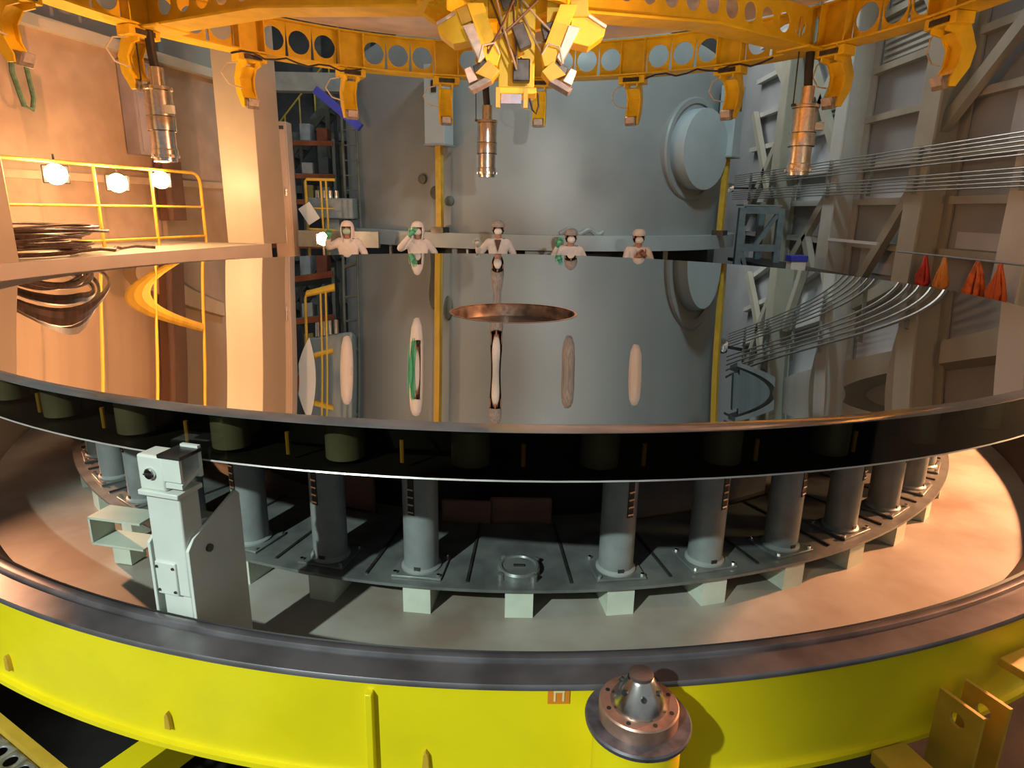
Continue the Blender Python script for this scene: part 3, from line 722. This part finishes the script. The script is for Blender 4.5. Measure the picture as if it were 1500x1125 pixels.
# hooked clamp arms
PAD = mat('grey_clamp_pad', (.30, .27, .24), .5, .2, .2, 20)
PADL = mat('pale_clamp_block', (.62, .56, .50), .4, .3, .1, 20)
def clamp_arm(name, c, a, base_r, z, s, inward=1, parent=jg, lit=False):
    """hooked bracket in the radial plane; inward=1 hooks back towards the centre"""
    R = rotz(a)
    O = pol(base_r, a, z, c)
    def P(u, v, ww): return O + R @ Vector((ww, -u*inward, v))     # u outward
    prof = [(-.10, 0), (.14, 0), (.15, -.08), (.25, -.27), (.22, -.44), (.10, -.61), (.03, -.61), (.03, -.54), (.09, -.42), (.10, -.28), (.02, -.17), (-.10, -.15)]
    prof = [(u*s, v*s) for u, v in prof]
    ar = MB()
    for ww in (-.085, .085): ar.prism(prof, .02*s, lambda u, v, t_, ww=ww*s: P(u, v, ww+t_))
    ar = ar.build(name, YEL2, parent)
    fp = MB().prism([(u*s, v*s) for u, v in ((.03, -.15), (.14, -.27), (.13, -.40), (.05, -.50), (.065, -.51), (.15, -.41), (.16, -.265), (.045, -.14))], .17*s, lambda u, v, t_: P(u, v, t_)).build('face_plate', YEL2, ar)
    mk = MB().box(P(.0, -.055*s, 0), (.36*s, .20*s, .10*s), R).build('mount_block', YEL2, ar, bevel=.006)
    MB().box(P(-.105*s, -.06*s, .0), (.22*s, .02*s, .05*s), R).build('hinge_pin', DARKST, ar)
    pd = MB().box(P(.035*s, -.57*s, 0), (.15*s, .11*s, .10*s), R @ Matrix.Rotation(radians(-25*inward), 3, 'X')).build('pad', PAD, ar, bevel=.004)
    MB().box(P(-.03*s, -.56*s, 0), (.12*s, .03*s, .08*s), R @ Matrix.Rotation(radians(-25*inward), 3, 'X')).build('pad_face', PADL, ar)
    MB().tube([P(.0, -.12*s, .15*s), P(.06*s, -.14*s, .26*s), P(.1*s, -.25*s, .32*s), P(.1*s, -.36*s, .24*s), P(.06*s, -.40*s, .09*s)], .009*s, 8).build('cable', mat('pale_cable', (.6, .55, .45), .5), ar)
    return ar
for k in range(20):
    a = B0 + 18*k
    clamp_arm('clamp_arm', JC, a, RJ-.02, ZB-.02, 1.05)
# hub
hb = MB()
hb.lathe([(.66, 2.25), (.66, 2.95), (.60, 2.95), (.60, 2.25), (.66, 2.25)], 12, cj)
hb.build('hub_ring', YEL2, jg, smooth=.3)
MB().box((JC[0]+.19, JC[1]-.02, 2.15), (.30, .30, 1.1)).build('centre_column', YEL2, jg, bevel=.008)
for sx in (-.10, .48):
    MB().box((JC[0]+sx, JC[1]-.12, 2.3), (.10, .20, .95)).build('hub_panel', YEL2, jg)
MB().box((JC[0]+.23, -.28, 1.76), (.14, .12, .17)).build('motor', DARKST, jg, bevel=.01)
MB().box((JC[0]+.19, -.12, 1.62), (.34, .26, .05)).build('hub_foot', YEL2, jg, bevel=.006)
for sx in (.04, .27): MB().box((JC[0]+sx, -.24, 1.56), (.035, .04, .15)).build('pin_guide', YEL3, jg)
MB().box((JC[0]+.15, -.22, 1.57), (.17, .03, .10)).build('sensor_plate', mat('lilac_plate', (.45, .42, .5), .3, .3), jg)
MB().tube([(JC[0]+.30, -.25, 1.56), (JC[0]+.33, -.25, 1.47), (JC[0]+.36, -.25, 1.44), (JC[0]+.38, -.25, 1.5), (JC[0]+.37, -.25, 1.6)], .008, 8).build('cable', BLACK, jg)
HX = lambda px: (px-758)*.00557
HZ = lambda py: 1.72+(110-py)*.0051
HP = mat('pink_steel_block', (.72, .55, .46), .35, .3, .1, 20)
def hub_piece(name, pix, y0, th, m, parent, flip=1, back=1):
    poly = [(HX(a) if flip > 0 else .045-HX(a), HZ(b_)) for a, b_ in pix]
    return MB().prism(poly, th, lambda u, v, t_: Vector((u, back*(y0+t_) + (0 if back > 0 else .1), v))).build(name, m, parent, bevel=.005)
for fl, bk in ((1, 1), (-1, 1)):
    ar = hub_piece('hub_arm', ((684, 12), (708, 12), (733, 83), (728, 100), (714, 97)), -.34, .16, YEL2, jg, fl, bk)
    hub_piece('side_plate', ((679, 46), (695, 42), (711, 88), (704, 97)), -.36, .20, PADL, ar, fl, bk)
    hub_piece('end_block', ((697, 112), (716, 93), (732, 108), (720, 122)), -.35, .20, YEL3, ar, fl, bk)
    hub_piece('striped_pad', ((686, 132), (692, 138), (721, 122), (714, 116)), -.35, .19, PAD, ar, fl, bk)
    hub_piece('outer_block', ((681, 106), (690, 102), (701, 121), (688, 127)), -.37, .13, HP, ar, fl, bk)
    hub_piece('cylinder_body', ((693, 100), (712, 90), (716, 94), (697, 111)), -.33, .12, DARKST, ar, fl, bk)
    hub_piece('hinge_housing', ((641, 38), (668, 18), (690, 8), (692, 62), (664, 68), (643, 52)), -.25, .22, YEL2, ar, fl, bk)
    hub_piece('hinge_edge', ((640, 38), (667, 22), (668, 27), (642, 43)), -.37, .03, PADL, ar, fl, bk)
    MB().tube([(HX(702) if fl > 0 else .045-HX(702), bk*-.46, HZ(97)), (HX(708) if fl > 0 else .045-HX(708), bk*-.48, HZ(74)), (HX(724) if fl > 0 else .045-HX(724), bk*-.47, HZ(70)), (HX(732) if fl > 0 else .045-HX(732), bk*-.44, HZ(84))], .008, 8).build('cable', mat('pale_cable', (.6, .55, .45), .5), ar)
for i in range(7):
    x0 = JC[0] + random.uniform(-.3, .6); x1 = JC[0] + random.uniform(-.25, .6); y0 = random.uniform(-.45, -.25)
    zt = random.uniform(2.2, 2.5); zb_ = random.uniform(1.75, 2.0)
    MB().tube([(x0, y0, zt), (x0+(x1-x0)*.1, y0-.05, zt-.15), ((x0+x1)/2, y0-.12, (zt+zb_)/2-.1), (x1, y0-.04, zb_-.02), (x1, y0, zb_+.08)], .009, 8).build('cable', mat('tan_cable', (.45, .33, .2), .4) if i % 2 else mat('brown_hose', (.12, .06, .03), .4), jg)
for (x, y, z, wx, wz) in ((-.42, -.35, 2.15, .16, .12), (.55, -.35, 2.2, .14, .12), (.05, -.42, 1.98, .1, .18), (.30, -.3, 2.05, .12, .12), (-.1, -.35, 2.3, .12, .2)):
    MB().box((JC[0]+.18+x*.9, y, z), (wx, .1, wz), Matrix.Rotation(random.uniform(-.5, .5), 3, 'Y')).build('fitting', DARKST if wx < .13 else YEL3, jg, bevel=.006)
# black cables along flange
for a0, a1 in ((128, 152), (-152, -128)):
    MB().tube([pol(RJ-.25, a0+(a1-a0)*i/12, ZB-.05-.06*sin(i*.9)**2, JC) for i in range(13)], .012, 8).build('cable', BLACK, jg)
# hanging cylinders
for i, (x, y, lab) in enumerate(((-4.09, 1.87, 'stainless hanging cylinder at left in front of the orange-lit wall'),
                                 (-.44, 4.20, 'stainless hanging cylinder in the middle in front of the tank'),
                                 (3.47, 2.30, 'stainless hanging cylinder, coloured as lit by orange lamps, at right in front of the wall columns'))):
    m = STEELW if i == 2 else STEEL
    t = thing('hanging_cylinder', lab, 'cylinder', (x, y, 1.13), 'cylinders hanging from the jig')
    c = (x, y, 0)
    MB().tube([(x-.03, y, 2.56), (x-.02, y, 2.3), (x, y, 2.10)], .05, 14).build('black_hose', BLACK, t)
    MB().lathe([(.0, 2.14), (.075, 2.14), (.075, 1.93)], 28, c).build('neck', m, t)
    MB().lathe([(.0, 1.935), (.155, 1.935), (.158, 1.92), (.158, 1.90), (.145, 1.89), (.145, 1.62)], 40, c).build('upper_barrel', m, t)
    MB().lathe([(.150, 1.62), (.152, 1.61), (.150, 1.50), (.150, 1.47), (.13, 1.465), (.13, 1.27)], 40, c).build('middle_barrel', m, t)
    MB().lathe([(.138, 1.27), (.142, 1.25), (.138, 1.22), (.142, 1.20), (.142, 1.17), (.125, 1.165), (.125, 1.13), (0, 1.13)], 40, c).build('bottom_ring', m, t)
    b = MB()
    for k in range(8): b.box((x+.135*cos(k*pi/4+.2), y+.135*sin(k*pi/4+.2), 1.19), (.04, .04, .03), Matrix.Rotation(k*pi/4+.2, 3, 'Z'))
    b.build('bottom_lugs', m, t)
    for z in (1.625, 1.47): MB().lathe([(.152, z), (.154, z-.003), (.152, z-.008)], 40, c).build('groove', DARKST, t)
    MB().tube([(x-.17, y-.02, 2.56), (x-.165, y-.02, 1.93)], .008, 6).build('guide_wire', DARKST, t)
    MB().box((x-.16, y-.02, 1.93), (.04, .05, .03)).build('wire_clamp', DARKST, t)
    if i != 1:
        MB().box((x+.15, y-.08, 1.69), (.10, .06, .09)).build('junction_box', PALEW if i == 0 else STEELW, t, bevel=.004)

# ------------------------------------------------------------------ people
PFZ = -1.22
t = thing('work_platform', 'grey work platform the five people stand on behind the mirror', 'platform', (0, 5.1, -2.6))
MB().box((-.4, 5.15, PFZ-.04), (6.8, .9, .08)).build('deck', GREYP, t)
for x in (-3.6, -1.2, 1.2, 2.8):
    MB().box((x, 5.15, (PFZ-.08-2.6)/2), (.1, .5, 2.6+PFZ-.08)).build('leg', GREYP, t)
def skin_obj(name, pts, edges, radii, m, parent=None, loc=(0,0,0), root=0, sub=1):
    me = bpy.data.meshes.new(name); me.from_pydata(pts, edges, []); me.materials.append(m)
    o = bpy.data.objects.new(name, me); COL.objects.link(o)
    md = o.modifiers.new('skin', 'SKIN'); md.use_smooth_shade = True
    if not me.skin_vertices: 
        me.attributes.new('x', 'FLOAT', 'POINT')
    for i, r in enumerate(radii):
        r = r if isinstance(r, tuple) else (r, r)
        me.skin_vertices[0].data[i].radius = r
        me.skin_vertices[0].data[i].use_root = (i == root)
    sb = o.modifiers.new('sub', 'SUBSURF'); sb.levels = sub; sb.render_levels = sub
    o.location = loc
    if parent: o.parent = parent; o.location = (0, 0, 0)
    return o
def glove(hand, d, upv, m, parent, side=1):
    """hand: wrist point (local), d: finger direction, upv: back-of-hand direction"""
    h = Vector(hand); d = Vector(d).normalized(); n = Vector(upv); n = (n-d*n.dot(d)).normalized(); x = d.cross(n)
    b = MB(); b.tube([h-d*.04, h+d*.01, h+d*.05, h+d*.09], [.034, .03, .040, .036], 10)
    for j, (ox, ln) in enumerate(((-.03, .065), (-.01, .078), (.011, .072), (.031, .056))):
        s0 = h + d*.085 + x*ox
        b.tube([s0, s0+d*ln*.5-n*.006, s0+d*ln-n*.022], [.0105, .0095, .007], 8)
    s0 = h + d*.03 + x*.033*side
    b.tube([s0, s0+d*.03+x*.03*side, s0+d*.062+x*.036*side], [.014, .011, .008], 8)
    return b.build('glove', m, parent, smooth=2, loc=None)
def person(x, y, H, lab, lh, rh, le, re, lean, cap, mask, glv, hood, turn=0, headtilt=0):
    """lh/rh: wrist positions relative to the neck base; image left = -x. faces the camera (-y)"""
    k = H/1.68; z0 = PFZ
    nz = 1.40*k; ly = -lean
    pts = []; E = []; rd = []; ids = {}
    def V(n, p, r, frm=None):
        ids[n] = len(pts); pts.append(tuple(p)); rd.append(r)
        if frm: E.append((ids[frm], ids[n]))
    def ybend(z): return ly*max(0, (z-.9*k)/(nz-.9*k))
    V('pelvis', (0, 0, .93*k), (.15, .11))
    V('belly', (0, ybend(1.08*k), 1.08*k), (.135, .10), 'pelvis')
    V('chest', (0, ybend(1.25*k), 1.25*k), (.155, .11), 'belly')
    V('neck', (0, ybend(nz)+0, nz), (.06, .06), 'chest')
    hx = headtilt
    V('head', (hx*.4, ybend(nz)-.01, nz+.10*k), (.068, .078), 'neck')
    V('crown', (hx, ybend(nz)-.02, nz+.20*k), (.075, .085), 'head')
    sh = ybend(1.34*k)
    for s, nm, e, wv in ((-1, 'l', le, lh), (1, 'r', re, rh)):
        V('sh'+nm, (s*.165, sh, 1.335*k), .062, 'chest')
        V('el'+nm, (e[0], sh+e[1], nz+e[2]), .045, 'sh'+nm)
        V('wr'+nm, (wv[0], sh+wv[1], nz+wv[2]), .030, 'el'+nm)
        V('hip'+nm, (s*.09, 0, .86*k), .09, 'pelvis')
        V('kn'+nm, (s*.11, -.02, .48*k), .06, 'hip'+nm)
        V('an'+nm, (s*.12, 0, .09*k), .042, 'kn'+nm)
        V('toe'+nm, (s*.13, -.15, .045), .04, 'an'+nm)
    o = skin_obj('person', pts, E, [((a[0]*.93, a[1]*.93) if n in ('head', 'crown', 'neck') else (a[0]*.7, a[1]*.7)) if isinstance(a, tuple) else a*.62 for n, a in zip(ids, rd)], SKIN, loc=(x, y, z0))
    tag(o, lab, 'person'); o['group'] = 'people in white behind the mirror'
    o.rotation_euler = (0, 0, turn)
    # coverall = same skeleton without head
    keep = [i for n, i in ids.items() if n not in ('head', 'crown')]
    mp = {q: i for i, q in enumerate(keep)}
    cp = [pts[q] for q in keep]; ce = [(mp[a], mp[b_]) for a, b_ in E if a in mp and b_ in mp]
    cr = []
    for q in keep:
        r = rd[q]; cr.append((r[0]*1.17, r[1]*1.2) if isinstance(r, tuple) else r*1.32)
    cr[mp[ids['neck']]] = (.062, .062)
    skin_obj('coverall', cp, ce, cr, WHITE, o)
    hc = Vector((hx, ybend(nz)-.02, nz+.165*k))
    # face: eyes, nose, ears
    b = MB()
    b.ball(hc+Vector((0, -.075, .01)), .012, 6, (1, 1.3, 1.4))
    for s in (-1, 1): b.ball(hc+Vector((s*.085, 0, 0)), .02, 6, (.5, 1, 1.4))
    b.build('nose_and_ears', SKIN, smooth=2).parent = o
    b = MB()
    for s in (-1, 1): b.ball(hc+Vector((s*.03, -.079, .03)), .010, 6, (1.3, .5, .7))
    b.build('eyes', mat('dark_eye', (.03, .02, .02), .3), smooth=2).parent = o
    # mask
    b = MB(); b.ball(hc+Vector((0, -.045, -.048)), .07, 10, (.95, .78, .78)); b.build('mask', mask, smooth=2).parent = o
    # cap or hood
    if hood:
        pr = [(.0, .125), (.05, .118), (.085, .09), (.103, .045), (.104, .03)]
        q = MB().lathe(pr, 28, hc).build('cap', cap, smooth=2); q.parent = o
        b = MB()   # hood sides around the face, open at front
        b.lathe([(.104, .035), (.107, -.03), (.100, -.10), (.085, -.16), (.10, -.20)], 28, hc, a0=radians(48), a1=radians(312))
        b.build('hood', cap, smooth=2, solid=.008).parent = o
    else:
        pr = [(.0, .13), (.05, .125), (.09, .10), (.108, .06), (.104, .03), (.098, .02)]
        MB().lathe(pr, 28, hc).build('cap', cap, smooth=2).parent = o
        b = MB(); b.lathe([(.098, .03), (.096, -.04), (.07, -.09)], 28, hc, a0=radians(105), a1=radians(255))
        b.build('hair', mat('dark_hair', (.04, .03, .025), .6), smooth=2, solid=.006).parent = o
    # collar
    b = MB(); b.lathe([(.095, -.22), (.075, -.17), (.07, -.155)], 24, hc+Vector((0, .02, 0)), a0=radians(30), a1=radians(330)); b.build('collar', WHITE, smooth=2, solid=.008).parent = o
    for nm, g in (('l', glv[0]), ('r', glv[1])):
        if g is None: continue
        wv = Vector(pts[ids['wr'+nm]]); ev = Vector(pts[ids['el'+nm]])
        gl = glove(wv, (wv-ev), (0, 1 if g[1] == 0 else -1, .3), g[0], None, 1 if nm == 'l' else -1); gl.parent = o
    return o
GW = mat('white_glove_rubber', (.75, .78, .72), .5)
SHIRT = mat('brown_shirt', (.12, .07, .05), .8)
DN = (.27, .05, -.62); DE = (.25, .02, -.33)
person(-2.70, 4.72, 1.66, 'leftmost person in white hood and pale green mask, green-gloved hand raised',
       (-.27, -.16, .03), (.25, .02, -.42), (-.34, -.05, -.16), (.26, .06, -.26), .10, WHITE, MASKG, ((GREEN, 0), (GREEN, 0)), True, 0, .0)
person(-1.57, 4.72, 1.67, 'second person from left in white hood, green glove touching the mask',
       (-.10, -.17, .07), (.26, .03, -.42), (-.30, -.12, -.17), (.28, .05, -.25), .06, WHITE, MASKW, ((GREEN, 0), (GREEN, 0)), True)
pc = person(-.27, 4.75, 1.70, 'person at the centre in grey hair net and open white coat, facing the mirror hole',
       (-.33, -.14, -.10), (.26, .0, -.45), (-.32, -.0, -.26), (.27, .05, -.27), .0, NET, MASKW, ((GW, 0), (GREEN, 0)), False)
MB().prism([(-.055, 0), (.055, 0), (.0, -.20)], .02, lambda u, v, t_: Vector((u, -.128+t_+v*.12, 1.41+v))).build('shirt', SHIRT).parent = pc
person(.92, 4.75, 1.585, 'second person from right in grey hair net holding one arm up',
       (-.22, -.22, .03), (.25, .02, -.42), (-.30, -.08, -.20), (.26, .05, -.26), .03, NET, MASKW, ((GREEN, 0), (GREEN, 0)), False)
person(2.02, 4.72, 1.60, 'rightmost person in flat white cap with hands joined before the chest',
       (-.06, -.22, -.16), (.07, -.22, -.12), (-.22, -.10, -.28), (.22, -.10, -.26), .03, WHITE, MASKW, ((SKIN, 0), (SKIN, 0)), False)
# ------------------------------------------------------------------ lamp seen as a glint at the right rim
P = Vector((5.6, -1.6, .62)); d = (Vector((2.0, -3.6, -.9))-P).normalized(); R = d.to_track_quat('Y', 'Z').to_matrix()
t = thing('floor_work_lamp', 'halogen work lamp on a stand beyond the right edge of the mirror', 'lamp', P)
MB().box(P - d*.1, (.3, .1, .22), R).build('housing', BLACK, t, bevel=.01)
MB().lathe([(0, .0), (.12, .0), (.13, -.03)], 24, P-d*.02, R @ Matrix.Rotation(-pi/2, 3, 'X')).build('lamp_glass', HOT, t)
MB().tube([P - d*.1, P - d*.1 + Vector((0, 0, -3.2))], .025).build('stand', DARKST, t)
